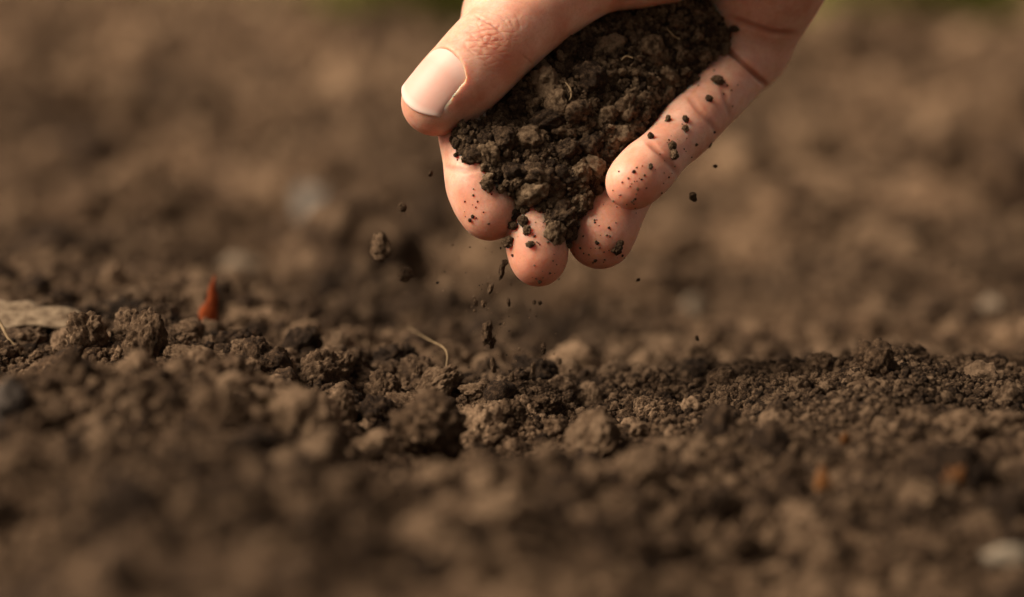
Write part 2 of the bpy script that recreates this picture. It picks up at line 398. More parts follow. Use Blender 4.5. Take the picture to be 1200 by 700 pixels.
# the balls that make up the heap of soil held in the hand
PILE = [(578, 172, 0, 6.5), (560, 157, 3, 5), (563, 186, -1, 3.6), (585, 215, 0, 5), (600, 150, 14, 12), (570, 160, 14, 8), (548, 160, 12, 5), (630, 120, 20, 17), (660, 150, 13, 17), (615, 195, 9, 11), (588, 190, 10, 8), (650, 205, 8, 12), (690, 190, 11, 12), (655, 240, 5, 8), (690, 105, 22, 19), (725, 140, 18, 14),
        (720, 70, 32, 20), (760, 100, 28, 15), (768, 42, 35, 20), (803, 58, 33, 13), (648, 266, -1, 4.6), (803, 18, 40, 16), (815, 75, 36, 7), (780, 118, 23, 8), (745, 165, 13, 7), (600, 235, 3, 5), (668, 70, 30, 17), (610, 225, 5, 7)]
PILE = [(px, py, wv_-5.5*min(1, max(0, (py-130)/90)), r) for px, py, wv_, r in PILE]
BIG = 60.0
palm = np.full(shape, BIG, np.float32)
for ch in PALM:
    for (a, ra), (b, rb) in zip(ch[:-1], ch[1:]): cone(palm, a, ra, b, rb, 9, 14)
hand_f = palm.copy()
for nm, ch in (('i', INDEX), ('m', MIDDLE), ('r', RING), ('l', LITTLE), ('t', THUMB)):
    f = np.full(shape, BIG, np.float32); s = spline(ch, 3)
    for (a, ra), (b, rb) in zip(s[:-1], s[1:]): cone(f, a, ra, b, rb, 1.2, 7)
    g = smin(f, palm, 8.0) if nm == 't' else smin(f, palm, 5.0)
    hand_f = smin(hand_f, g, 0.7)
# --- thumb nail frame
ta, tb = L(585, 48, 1), L(508, 121, -2)
AX = (tb-ta)/np.linalg.norm(tb-ta)
pv = np.array([-AX[1], AX[0], 0]); pv = pv/np.linalg.norm(pv)
if pv[1] < 0: pv = -pv
VIEW = np.array([0, 0, -1.0]); VIEW = VIEW-AX*(VIEW @ AX); VIEW /= np.linalg.norm(VIEW)
tl = math.radians(30)
NN = pv*math.sin(tl)+VIEW*math.cos(tl); NN /= np.linalg.norm(NN); BB = np.cross(AX, NN)
NC = L(516, 113, -2)                      # on the thumb's axis, below the nail's middle
NL0, NL1, NW = -8.8, 8.6, 7.4           # nail from root to free edge, half width (mm)
NR = 11.0
def nail_h(s, t):                         # height of the nail plate over the axis
    return 9.95 - 0.0110*(s-NL0)**2 + np.sqrt(np.maximum(NR*NR-t*t, 0.01))-NR
def nail_edge(s):                         # half width along the nail, rounded at root and tip
    u = np.clip((s-NL0)/(NL1-NL0), 0, 1)
    return NW*(0.93+0.07*np.sin(u*math.pi*0.8))
def nail_root(t): return NL0+3.0*np.clip(np.abs(t)/NW, 0, 1.2)**2.6
def nail_end(t): return NL1-3.4*np.clip(np.abs(t)/NW, 0, 1.2)**2.2
s_ = sub(np.array([NC]), 18)
X, Y, Z = np.meshgrid(HXA[s_[0]]-NC[0], HYA[s_[1]]-NC[1], HZA[s_[2]]-NC[2], indexing='ij')
S_ = X*AX[0]+Y*AX[1]+Z*AX[2]; T_ = X*BB[0]+Y*BB[1]+Z*BB[2]; H_ = X*NN[0]+Y*NN[1]+Z*NN[2]
# soft skin fold round the nail, then the bed the nail lies in
ins = np.minimum(nail_edge(S_)-0.10-np.abs(T_), S_-nail_root(T_)-0.05)
fold = hand_f[s_]-0.15*np.exp(-(np.minimum(ins, 0)/1.6)**2)*(H_ > 2)*np.clip((5.5-S_)/3, 0, 1)
cut = np.minimum(ins, H_-nail_h(S_, T_)+0.25)
hand_f[s_] = (-smin(-fold, -np.where(H_ > 0, cut, -5.0), 0.5)).astype(np.float32)
def surface_nets(Fd, A, B, C):
    ins = Fd < 0
    nxx, nyy, nzz = Fd.shape
    c = np.zeros((nxx-1, nyy-1, nzz-1), np.uint8)
    for i in (0, 1):
        for j in (0, 1):
            for k in (0, 1):
                c += ins[i:nxx-1+i, j:nyy-1+j, k:nzz-1+k]
    act = np.nonzero((c > 0) & (c < 8))
    I, J, K = act; n = len(I)
    ids = np.full(c.shape, -1, np.int32); ids[act] = np.arange(n)
    acc = np.zeros((n, 3)); cnt = np.zeros(n)
    co = [(i, j, k) for i in (0, 1) for j in (0, 1) for k in (0, 1)]
    val = {o: Fd[I+o[0], J+o[1], K+o[2]].astype(np.float64) for o in co}
    pos = lambda o: np.stack([A[I+o[0]], B[J+o[1]], C[K+o[2]]], -1)
    for o in co:
        for ax in range(3):
            if o[ax] == 0:
                q = list(o); q[ax] = 1; q = tuple(q)
                va, vb = val[o], val[q]; m = (va < 0) != (vb < 0)
                t = np.where(m, va/np.where(m, va-vb, 1), 0)
                p = pos(o)*(1-t)[:, None]+pos(q)*t[:, None]
                acc += p*m[:, None]; cnt += m
    V = acc/cnt[:, None]
    quads = []
    for ax in range(3):
        sl0 = [slice(None)]*3; sl1 = [slice(None)]*3
        sl0[ax] = slice(0, -1); sl1[ax] = slice(1, None)
        o1, o2 = [a for a in range(3) if a != ax]
        a, b = ins[tuple(sl0)], ins[tuple(sl1)]
        e = np.nonzero(a != b); e = np.stack(e, -1)
        lim = [nxx, nyy, nzz]
        ok = (e[:, o1] > 0) & (e[:, o2] > 0) & (e[:, o1] < lim[o1]-1) & (e[:, o2] < lim[o2]-1)
        e = e[ok]; flip = a[tuple(e.T)]
        def cid(d1, d2):
            q = e.copy(); q[:, o1] += d1; q[:, o2] += d2
            return ids[q[:, 0], q[:, 1], q[:, 2]]
        Q = np.stack([cid(-1, -1), cid(0, -1), cid(0, 0), cid(-1, 0)], -1)
        if ax == 1: flip = ~flip
        Q[~flip] = Q[~flip][:, ::-1]
        quads.append(Q)
    return V, np.vstack(quads)
def smooth_np(V, Q, it, lam=0.5):
    E = np.vstack([Q[:, [0, 1]], Q[:, [1, 2]], Q[:, [2, 3]], Q[:, [3, 0]]])
    n = len(V); deg = np.bincount(E[:, 0], minlength=n)+np.bincount(E[:, 1], minlength=n)
    for _ in range(it):
        for l_ in (lam, -lam*1.04):
            S = np.stack([np.bincount(E[:, 0], V[E[:, 1], k], n)+np.bincount(E[:, 1], V[E[:, 0], k], n) for k in range(3)], -1)/np.maximum(deg, 1)[:, None]
            V = V+l_*(S-V)
    return V
def vnormals(V, Q):
    fn = np.cross(V[Q[:, 2]]-V[Q[:, 0]], V[Q[:, 3]]-V[Q[:, 1]])
    N = np.stack([sum(np.bincount(Q[:, j], fn[:, k], len(V)) for j in range(4)) for k in range(3)], -1)
    return N/np.maximum(np.linalg.norm(N, axis=1), 1e-12)[:, None]
HV, HQ = surface_nets(hand_f, HXA, HYA, HZA)
HV = smooth_np(HV, HQ, 3)
print('hand', len(HV), time.time()-T0)
HN = vnormals(HV, HQ)
# --- creases: curves seen on the skin, pressed into the surface
bv = BVHTree.FromPolygons([Vector(v) for v in HV], [tuple(map(int, q)) for q in HQ])
EYE = np.array([0, 0, -FOCUS*1000])
def skin_hit(px, py):
    d = Vector(((px-600)/PXF, (350-py)/PXF, 1.0)).normalized()
    h = bv.ray_cast(Vector(EYE), d)
    return (np.array(h[0]), np.array(h[1])) if h[0] is not None else (None, None)
CREASES = [
    # wrinkles over the thumb's middle joint
    ([(557, 19), (566, 24), (577, 30), (586, 38), (591, 46)], .34, .40), ([(543, 37), (553, 40), (564, 37), (573, 35)], .26, .20), ([(546, 47), (556, 49), (567, 46), (577, 48)], .28, .25),
    ([(566, 52), (576, 51), (583, 46), (588, 52)], .30, .30), ([(552, 57), (561, 62), (570, 68)], .26, .20), ([(543, 54), (550, 60), (558, 68)], .24, .15), ([(572, 40), (579, 44), (584, 50), (590, 57)], .28, .25),
    ([(585, 20), (593, 27), (597, 35)], .26, .22), ([(594, 18), (600, 28), (603, 38)], .26, .20), ([(603, 16), (608, 26), (610, 37)], .26, .16), ([(578, 16), (588, 20), (594, 24)], .24, .16),
    ([(550, 43), (560, 44), (569, 42)], .24, .14), ([(559, 53), (568, 57), (577, 58)], .24, .15), ([(564, 29), (572, 33), (579, 39)], .24, .16), ([(612, 65), (619, 70), (626, 77)], .30, .40), ([(592, 66), (601, 67)], .26, .18),
    # little finger joints and the fold where it meets the palm
    ([(838, 48), (852, 58), (868, 71), (884, 86), (900, 102)], .9, 1.5), ([(838, 88), (848, 102), (852, 122), (858, 140)], 1.3, .35), ([(806, 112), (818, 128), (834, 146), (842, 158)], 1.1, .4), ([(758, 164), (770, 176), (784, 190), (796, 206)], 1.2, .5),
    ([(855, 20), (880, 30), (905, 38), (935, 40)], 1.2, .5),
    # finger-end folds
    ([(514, 192), (530, 198), (548, 200), (566, 196)], .9, .3), ([(606, 232), (622, 238), (640, 236), (655, 230)], .6, .5)]
disp = np.zeros(len(HV))
for pts, sig, dep in CREASES:
    pl = []
    for (x0, y0), (x1, y1) in zip(pts[:-1], pts[1:]):
        m = max(2, int(math.hypot(x1-x0, y1-y0)/1.5))
        for j in range(m):
            t = j/m; h, _ = skin_hit(x0+(x1-x0)*t, y0+(y1-y0)*t)
            if h is not None: pl.append(h)
    if len(pl) < 2: continue
    pl = np.array(pl)
    lo, hi = pl.min(0)-4*sig, pl.max(0)+4*sig
    cand = np.nonzero(np.all((HV > lo) & (HV < hi), axis=1))[0]
    dist = np.full(len(cand), 1e9); tt = np.zeros(len(cand))
    for j, p in enumerate(pl):
        d = np.linalg.norm(HV[cand]-p, axis=1); b = d < dist
        dist[b] = d[b]; tt[b] = j/(len(pl)-1)
    fade = np.clip(np.minimum(tt, 1-tt)*5+0.25, 0, 1)
    disp[cand] = np.minimum(disp[cand], -dep*np.exp(-(dist/sig)**2)*fade+0.25*dep*np.exp(-((dist-2.2*sig)/sig)**2)*fade)
lowf = 0.22*vnoise3(HV[:, 0]*.16, HV[:, 1]*.16, HV[:, 2]*.16)+0.07*vnoise3(HV[:, 0]*.5, HV[:, 1]*.5, HV[:, 2]*.5)
HV = HV+HN*(disp+lowf)[:, None]
HN = vnormals(HV, HQ)
bv = BVHTree.FromPolygons([Vector(v) for v in HV], [tuple(map(int, q)) for q in HQ])
# --- skin colour masks: joints, darker creases, finger ends (natural red plus shade painted underneath)
def blob(p, r): return np.exp(-(np.linalg.norm(HV-p, axis=1)/r)**2)
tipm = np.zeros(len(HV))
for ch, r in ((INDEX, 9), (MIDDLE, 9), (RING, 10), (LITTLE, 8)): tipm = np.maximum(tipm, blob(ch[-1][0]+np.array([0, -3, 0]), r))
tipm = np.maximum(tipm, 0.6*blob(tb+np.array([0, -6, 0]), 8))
kn, _ = skin_hit(590, 66); kn2, _ = skin_hit(572, 42)
knm = np.maximum(blob(kn, 6.0), 0.45*blob(kn2, 6.5))
for p in (LITTLE[2][0], LITTLE[4][0], LITTLE[0][0]): knm = np.maximum(knm, 0.55*blob(p, 7))
wrm = blob(kn2, 8.5)
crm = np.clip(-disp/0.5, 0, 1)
dirt = np.full(len(HV), 99.0)
for px, py, wv_, r in PILE: dirt = np.minimum(dirt, np.linalg.norm(HV-L(px, py, wv_), axis=1)-r*0.9)
dirt = np.exp(-np.clip(dirt, 0, None)/3.2)
hand_me = mesh_np('hand', l2w(HV), HQ)
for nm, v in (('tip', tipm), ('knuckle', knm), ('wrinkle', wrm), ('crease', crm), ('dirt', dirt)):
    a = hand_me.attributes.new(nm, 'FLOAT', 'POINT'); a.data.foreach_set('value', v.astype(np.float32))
def skin_material():
    m, n, l, b = new_mat('skin')
    g = n.new('ShaderNodeNewGeometry'); P = g.outputs['Position']
    def at(nm):
        x = n.new('ShaderNodeAttribute'); x.attribute_name = nm; return x.outputs['Fac']
    def noise(sca, det=4, ro=0.6):
        t = n.new('ShaderNodeTexNoise'); t.inputs['Scale'].default_value = sca; t.inputs['Detail'].default_value = det; t.inputs['Roughness'].default_value = ro
        l.new(P, t.inputs['Vector']); return t.outputs[0]
    def mixc(fac, a, bcol):
        x = n.new('ShaderNodeMix'); x.data_type = 'RGBA'
        if isinstance(fac, float): x.inputs[0].default_value = fac
        else: l.new(fac, x.inputs[0])
        if isinstance(a, tuple): x.inputs[6].default_value = (*a, 1)
        else: l.new(a, x.inputs[6])
        x.inputs[7].default_value = (*bcol, 1)
        return x.outputs[2]
    def mul(a, k):
        x = n.new('ShaderNodeMath'); x.operation = 'MULTIPLY'; l.new(a, x.inputs[0])
        if isinstance(k, float): x.inputs[1].default_value = k
        else: l.new(k, x.inputs[1])
        return x.outputs[0]
    r = ramp(n, [(0.28, (0.57, 0.245, 0.16)), (0.52, (0.69, 0.38, 0.275)), (0.72, (0.77, 0.49, 0.38))])
    l.new(noise(95, 5, 0.55), r.inputs[0])
    c = mixc(mul(at('tip'), 0.70), r.outputs[0], (0.68, 0.23, 0.13))  # redder finger ends, with the shade of their undersides painted into the red
    c = mixc(mul(at('knuckle'), 0.65), c, (0.58, 0.20, 0.115))
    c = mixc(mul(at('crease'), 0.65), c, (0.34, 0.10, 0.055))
    # a film of dust in the skin's texture
    rd = ramp(n, [(0.50, (0, 0, 0)), (0.68, (1, 1, 1))]); l.new(noise(1500, 3, 0.7), rd.inputs[0])
    c = mixc(mul(rd.outputs[0], 0.16), c, (0.20, 0.12, 0.07))
    rb = ramp(n, [(0.42, (0, 0, 0)), (0.62, (1, 1, 1))]); l.new(noise(330, 5, 0.65), rb.inputs[0])
    c = mixc(mul(rb.outputs[0], 0.28), c, (0.60, 0.22, 0.135))
    rf = ramp(n, [(0.38, (0.15, 0.15, 0.15)), (0.60, (1, 1, 1))]); l.new(noise(700, 6, 0.75), rf.inputs[0])
    c = mixc(mul(mul(rf.outputs[0], at('dirt')), 0.75), c, (0.13, 0.075, 0.042))
    l.new(c, b.inputs['Base Color'])
    b.inputs['Roughness'].default_value = 0.50; b.inputs['Specular IOR Level'].default_value = 0.38
    b.subsurface_method = 'RANDOM_WALK'
    b.inputs['Subsurface Weight'].default_value = 1.0
    b.inputs['Subsurface Radius'].default_value = (1.0, 0.30, 0.15); b.inputs['Subsurface Scale'].default_value = 0.0048
    # pores and lines
    v = n.new('ShaderNodeTexVoronoi'); v.feature = 'DISTANCE_TO_EDGE'; v.inputs['Scale'].default_value = 1300; l.new(P, v.inputs['Vector'])
    b1 = n.new('ShaderNodeBump'); b1.inputs['Strength'].default_value = 0.28; b1.inputs['Distance'].default_value = 0.00012; l.new(v.outputs[0], b1.inputs['Height'])
    b2 = n.new('ShaderNodeBump'); b2.inputs['Strength'].default_value = 0.35; b2.inputs['Distance'].default_value = 0.00025; l.new(noise(900, 4, 0.6), b2.inputs['Height']); l.new(b1.outputs[0], b2.inputs['Normal'])
    wv = n.new('ShaderNodeTexVoronoi'); wv.feature = 'DISTANCE_TO_EDGE'; wv.inputs['Scale'].default_value = 420
    mp = n.new('ShaderNodeMapping'); mp.inputs['Scale'].default_value = (0.7, 1, 1.5); mp.inputs['Rotation'].default_value = (0, 0.7, 0); l.new(P, mp.inputs[0]); l.new(mp.outputs[0], wv.inputs['Vector'])
    cl = n.new('ShaderNodeMapRange'); cl.inputs[2].default_value = 0.25; l.new(wv.outputs[0], cl.inputs[0])
    b3 = n.new('ShaderNodeBump'); b3.inputs['Distance'].default_value = 0.0003; l.new(mul(at('wrinkle'), 0.5), b3.inputs['Strength']); l.new(cl.outputs[0], b3.inputs['Height']); l.new(b2.outputs[0], b3.inputs['Normal'])
    wa = n.new('ShaderNodeTexWave'); wa.wave_type = 'RINGS'; wa.inputs['Scale'].default_value = 330; wa.inputs['Distortion'].default_value = 6; wa.inputs['Detail Scale'].default_value = 0.35; wa.inputs['Detail'].default_value = 1
    l.new(P, wa.inputs['Vector'])
    b4 = n.new('ShaderNodeBump'); b4.inputs['Distance'].default_value = 0.00010; l.new(mul(at('tip'), 0.35), b4.inputs['Strength']); l.new(wa.outputs['Fac'], b4.inputs['Height']); l.new(b3.outputs[0], b4.inputs['Normal'])
    l.new(b4.outputs[0], b.inputs['Normal'])
    return m
M_skin = skin_material()
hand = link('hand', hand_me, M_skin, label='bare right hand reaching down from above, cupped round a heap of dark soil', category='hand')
# --- thumb nail
m, n, l, b = new_mat('nail')
tcx = n.new('ShaderNodeAttribute'); tcx.attribute_name = 'along'
rr = ramp(n, [(0.0, (0.69, 0.46, 0.39)), (0.16, (0.69, 0.45, 0.38)), (0.30, (0.66, 0.375, 0.305)), (0.88, (0.67, 0.39, 0.32)), (0.95, (0.71, 0.50, 0.43))])
l.new(tcx.outputs['Fac'], rr.inputs[0]); l.new(rr.outputs[0], b.inputs['Base Color'])
b.inputs['Roughness'].default_value = 0.48; b.inputs['Specular IOR Level'].default_value = 0.35
b.inputs['Subsurface Weight'].default_value = 0.5; b.inputs['Subsurface Radius'].default_value = (1, .45, .3); b.inputs['Subsurface Scale'].default_value = 0.0012
wv = n.new('ShaderNodeTexNoise'); wv.inputs['Scale'].default_value = 700; gg = n.new('ShaderNodeNewGeometry'); l.new(gg.outputs['Position'], wv.inputs['Vector'])
bp = n.new('ShaderNodeBump'); bp.inputs['Strength'].default_value = 0.12; bp.inputs['Distance'].default_value = 0.0001; l.new(wv.outputs[0], bp.inputs['Height']); l.new(bp.outputs[0], b.inputs['Normal'])
M_nail = m
ns, nt = 40, 33
Vn = []; al = []
for layer in (0, 1):
    for i in range(ns):
        u = i/(ns-1)
        for j in range(nt):
            v = -1+2*j/(nt-1); t = v*NW*1.0
            s2 = float(nail_root(t))-0.25+(float(nail_end(t))+0.25-float(nail_root(t)))*u
            t = v*float(nail_edge(np.array(s2)))*1.02
            edge = max(max(0, abs(v)-0.88)/0.12, 0.55*max(0, u-0.80)/0.20)
            hh = float(nail_h(np.array(s2), np.array(t)))+(0.03 if layer == 0 else -0.7)-0.40*edge*edge*(1-layer)
            Vn.append(NC+AX*s2+BB*t+NN*hh); al.append(u)
Fn = []
for layer in (0, 1):
    o = layer*ns*nt
    for i in range(ns-1):
        for j in range(nt-1):
            q = [o+i*nt+j, o+i*nt+j+1, o+(i+1)*nt+j+1, o+(i+1)*nt+j]
            Fn.append(q if layer == 0 else q[::-1])
N2 = ns*nt
for i in range(ns-1):
    for j in (0, nt-1):
        q = [i*nt+j, (i+1)*nt+j, N2+(i+1)*nt+j, N2+i*nt+j]; Fn.append(q if j == 0 else q[::-1])
for j in range(nt-1):
    for i in (0, ns-1):
        q = [i*nt+j, N2+i*nt+j, N2+i*nt+j+1, i*nt+j+1]; Fn.append(q if i == 0 else q[::-1])
nail_me = mesh_np('thumbnail', l2w(np.array(Vn)), np.array(Fn))
a = nail_me.attributes.new('along', 'FLOAT', 'POINT'); a.data.foreach_set('value', np.array(al, dtype=np.float32))
bmn = bmesh.new(); bmn.from_mesh(nail_me); bmesh.ops.recalc_face_normals(bmn, faces=bmn.faces); bmn.to_mesh(nail_me); bmn.free()
link('thumbnail', nail_me, M_nail, hand, label='clean short pinkish thumbnail')

# ------------------------------------------------------------------ heap of soil in the hand
PA = gaxis(-30, 70, -20, 58, 1.0); PB = gaxis(5, 100, 10, 85, 1.0); PC = gaxis(-15, 80, -12, 60, 1.0)
PX, PY, PZ = np.meshgrid(PA, PB, PC, indexing='ij')
pf = np.full(PX.shape, 60.0)
for px, py, wv_, r in PILE:
    c = L(px, py, wv_)
    pf = smin(pf, np.sqrt((PX-c[0])**2+(PY-c[1])**2+(PZ-c[2])**2)-r*0.90, 5.0)
pf += 3.0*vnoise3(PX*.16, PY*.16, PZ*.16)+2.2*vnoise3(PX*.35, PY*.35, PZ*.35)
PV, PQ = surface_nets(pf, PA, PB, PC)
PN = vnormals(PV, PQ)
heap_origin = l2w(L(680, 160, 20))
heap = link('soil_heap', None, label='heap of dark moist crumbly soil cupped in the hand', category='soil heap', loc=Vector(heap_origin))
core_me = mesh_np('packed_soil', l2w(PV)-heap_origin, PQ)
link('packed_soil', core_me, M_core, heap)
# clods on the heap's outer side
vis = np.nonzero((PN[:, 2] < 0.35))[0]
hk = 0
def put_clod(name, meshes, Pw, r, parent=None, origin=None, squash=(0.8, 1.2), **kw):
    me = meshes[int(rng.integers(len(meshes)))]
    o = link(name, me, None, parent, **kw)
    o.location = Vector(np.asarray(Pw)-(origin if origin is not None else 0))
    o.rotation_euler = euler_rand()
    sx = rng.uniform(*squash, 3)
    o.scale = Vector(sx*r)
    return o
bigspots = [(606, 207, 4.4), (634, 208, 5.0), (622, 228, 4.8), (662, 208, 4.2), (648, 222, 3.6), (575, 182, 4.2), (556, 183, 3.6), (655, 253, 4.4), (650, 270, 3.9), (680, 203, 4.0), (695, 196, 4.2), (690, 172, 4.4), (720, 160, 4.6), (664, 178, 4.6), (735, 128, 4.8), (742, 150, 3.8), (708, 140, 4.6),
            (760, 60, 5.0), (690, 95, 4.8), (712, 58, 4.8), (665, 60, 4.6), (640, 95, 4.8), (612, 125, 4.6), (780, 90, 4.0), (590, 165, 4.2), (797, 60, 4.0), (620, 165, 4.8), (645, 140, 4.6), (672, 132, 4.6), (700, 222, 2.4), (620, 258, 2.8), (603, 248, 3.0), (822, 62, 3.2), (752, 118, 3.6)]
pbv = BVHTree.FromPolygons([Vector(v) for v in PV], [tuple(map(int, q)) for q in PQ])
placed = []
for px, py, r in bigspots:
    d = Vector(((px-600)/PXF, (350-py)/PXF, 1.0)).normalized(); h = pbv.ray_cast(Vector(EYE), d)
    if h[0] is None: continue
    r *= 0.76; p = np.array(h[0])+np.array(h[1])*r*0.2
    placed.append((p, r))
order = rng.permutation(vis)
for v in order:
    if len(placed) >= 290: break
    r = float(np.clip(rng.lognormal(0.30, 0.40), 0.8, 2.8))
    p = PV[v]+PN[v]*r*0.25
    ok = True
    for q, rq in placed:
        if np.linalg.norm(p-q) < (r+rq)*0.60: ok = False; break
    # nothing grows through the skin
    hh = bv.find_nearest(Vector(p))
    if ok and hh[0] is not None:
        dn = (Vector(p)-hh[0]).dot(hh[1])
        if dn < r*0.35: ok = False
    if ok: placed.append((p, r))
for p, r in placed:
    put_clod('soil_clod', MIDH, l2w(p), r/1000*1.02, heap, heap_origin)
# the finest crumbs between them
sel = rng.choice(vis, 16000, replace=True)
sp = PV[sel]+PN[sel]*rng.uniform(-.3, 1.3, (len(sel), 1))+rng.normal(0, .5, (len(sel), 3))
ss_ = np.clip(rng.lognormal(-0.55, 0.45, len(sel)), .2, 1.3)
keep = []
for i, p in enumerate(sp):
    hh = bv.find_nearest(Vector(p), 6.0)
    if hh[0] is None or (Vector(p)-hh[0]).dot(hh[1]) > ss_[i]*0.2: keep.append(i)
scatter('fine_soil_crumbs', l2w(sp[keep])-heap_origin, ss_[keep]/1000, C_hand, parent=heap)
print('heap', len(placed), len(keep), time.time()-T0)

def tube(name, pts, radii, mat, seg=7, **kw):
    """a thin bent stem through world points"""
    P = np.array(pts, dtype=float); ch = spline(list(zip(P, radii)), 5)
    V = []; F = []
    for i, (p, r) in enumerate(ch):
        q = ch[min(i+1, len(ch)-1)][0]-ch[max(i-1, 0)][0]; q = q/np.linalg.norm(q)
        u = np.cross(q, [0.3, 0.2, 0.93]); u /= np.linalg.norm(u); v = np.cross(q, u)
        for k in range(seg):
            a_ = 2*math.pi*k/seg; V.append(p+r*(u*math.cos(a_)+v*math.sin(a_)))
    for i in range(len(ch)-1):
        for k in range(seg): F.append([i*seg+k, i*seg+(k+1) % seg, (i+1)*seg+(k+1) % seg, (i+1)*seg+k])
    V = np.array(V); o0 = V.mean(0)
    return link(name, mesh_np(name, V-o0, F), mat, loc=Vector(o0-(kw.pop('origin') if 'origin' in kw else 0)), **kw)
# root fibres in the heap
for pts in ([(662, 100), (668, 108), (669, 117), (666, 122)], [(781, 38), (790, 47), (796, 50)], [(727, 75), (733, 70), (741, 72)]):
    pp = []
    for x, y in pts:
        d = Vector(((x-600)/PXF, (350-y)/PXF, 1.0)).normalized(); h = pbv.ray_cast(Vector(EYE), d)
        pp.append(l2w(np.array(h[0])+np.array([0, 0.6, -2.6])))
    tube('root_fibre', pp, [.00018, .00028, .00026, .00012][:len(pp)], M_straw, parent=heap, origin=heap_origin)

# ------------------------------------------------------------------ crumbs sticking to the fingers
def skin_world(px, py, lift):
    h, nrm = skin_hit(px, py)
    return l2w(h+nrm*lift)
STUCK = [
    (570, 218, 2.0, 'dark round crumb stuck on the index finger beside the heap'), (614, 261, 1.6, 'small crumb on the upper pad of the middle finger, against the heap'),
    (603, 265, 1.5, 'crumb wedged between the index and middle fingertips, upper one'), (618, 271, 1.5, 'crumb in the middle of the middle fingertip, left of the hanging clump'),
    (598, 284, 1.6, 'crumb hanging low between the index and middle fingertips'), (622, 287, 1.1, 'lowest single crumb on the pad of the middle fingertip'),
    (722, 292, 1.5, 'dark crumb near the lower right edge of the ring fingertip'), (787, 173, 1.35, 'upper of two touching crumbs on the little finger'), (788, 183, 1.3, 'lower of two touching crumbs on the little finger'),
    (803, 141, 1.1, 'upper crumb of a close pair on the middle of the little finger'), (803, 151, 1.0, 'lower crumb of a close pair on the middle of the little finger'), (783, 141, 1.0, 'small crumb on the little finger close to the heap edge'),
    (763, 161, 1.1, 'crumb on the little finger where the heap touches its end joint'), (841, 95, 1.7, 'dark crumb at the root of the little finger, below the palm crease'), (830, 117, 1.0, 'tiny crumb just below the root of the little finger'),
    (762, 196, 0.75, 'largest speck on the pad of the little fingertip'), (551, 258, 0.7, 'tiny crumb low on the left edge of the index fingertip'), (861, 33, 1.2, 'lone crumb on the shaded palm right of the heap'),
    (725, 286, 1.0, 'small crumb above the dark one on the ring fingertip')]
for px, py, r, lab in STUCK:
    h, nrm = skin_hit(px, py)
    if h is None: continue
    put_clod('soil_crumb', MIDD, l2w(h+nrm*r*0.3), r/1000*0.86, label=lab, category='soil crumb', group='crumbs sticking to the fingers')
# specks of dust too small to pick apart
SPK = [(640, 280, 14, 22), (700, 275, 18, 26), (745, 215, 18, 18), (768, 200, 18, 12), (560, 240, 16, 16), (735, 238, 10, 14), (800, 165, 16, 14), (640, 320, 12, 10), (715, 300, 12, 16), (850, 110, 14, 10), (512, 116, 3, 1)]
spp = []; sps = []
for cx, cy, sd, nn_ in SPK:
    for _ in range(nn_):
        h, nrm = skin_hit(rng.normal(cx, sd), rng.normal(cy, sd))
        if h is not None: spp.append(h+nrm*0.05); sps.append(np.clip(rng.lognormal(-1.65, 0.45), .09, .5))
scatter('soil_dust_specks', l2w(np.array(spp)), np.array(sps)/1000, C_hand, label='tiny dark specks of soil dusted over the fingertips', category='soil dust')

# ------------------------------------------------------------------ crumbs in the air
FALL = [
    (446, 289, -34, 2.9, 'largest falling crumb, blurred, left of the index finger', 1.0), (476, 322, -30, 1.7, 'blurred falling crumb below the largest airborne one at the left', 1.0), (472, 243, -14, 1.1, 'airborne crumb farthest left and highest, beside the index finger', 1.0),
    (505, 204, -6, .75, 'tiny airborne crumb just left of the index finger', 1.0), (588, 318, 1, 1.2, 'upper of the ragged falling crumbs under the index fingertip', 1.6), (592, 308, 2, .8, 'small falling crumb right under the gap between index and middle fingers', 1.2), (575, 339, 3, 1.0, 'falling crumb below left of the middle fingertip', 1.2),
    (558, 355, 3, .75, 'leftmost of a row of tiny crumbs below the middle fingertip', 1.2), (567, 356, -2, .85, 'second from left in the row of tiny crumbs below the hand', 1.2), (596, 355, 0, .6, 'elongated tiny crumb in the middle of the falling row', 1.8),
    (626, 354, 1, .55, 'tiny falling crumb straight below the middle fingertip, left of two', 1.0), (633, 355, 2, .55, 'tiny falling crumb straight below the middle fingertip, right of two', 1.0), (571, 390, -2, 2.1, 'largest sharp crumb in mid-air between the hand and the ground', 1.3),
    (577, 403, -1, 1.0, 'crumb falling right beneath the largest sharp one', 1.5), (578, 428, 2, .95, 'upright crumb about to land left of centre', 2.4), (637, 408, 3, 1.05, 'lone falling crumb right of centre, just above the ridge', 1.4), (656, 424, 4, .6, 'tiny falling crumb low on the right, near the ridge', 1.6),
    (625, 432, 4, .9, 'falling crumb almost touching the ridge crest', 1.6), (812, 231, -8, 1.35, 'airborne crumb right of the little finger', 1.0), (829, 166, 10, 1.4, 'crumb dropping off the outer edge of the little finger', 1.2), (748, 328, 4, .55, 'tiny airborne crumb below the ring fingertip', 1.0),
    (817, 397, 4, .6, 'tiny airborne crumb low at the right above the ridge', 1.3), (838, 195, 8, .45, 'faint speck falling right of the little finger', 1.0), (600, 441, 3, .8, 'low falling crumb just left of centre over the ridge', 1.5), (489, 433, 2, .5, 'pale sliver of soil falling left of the ridge clod', 2.2)]
for px, py, wv_, r, lab, st in FALL:
    o = put_clod('falling_crumb', MIDD, W(px, py, wv_), r/1000, label=lab, category='soil crumb', group='crumbs falling from the hand')
    if st > 1.15: o.scale = Vector((r/1000*.8, r/1000*.8, r/1000*st)); o.rotation_euler = tuple(rng.uniform(-.35, .35, 3))

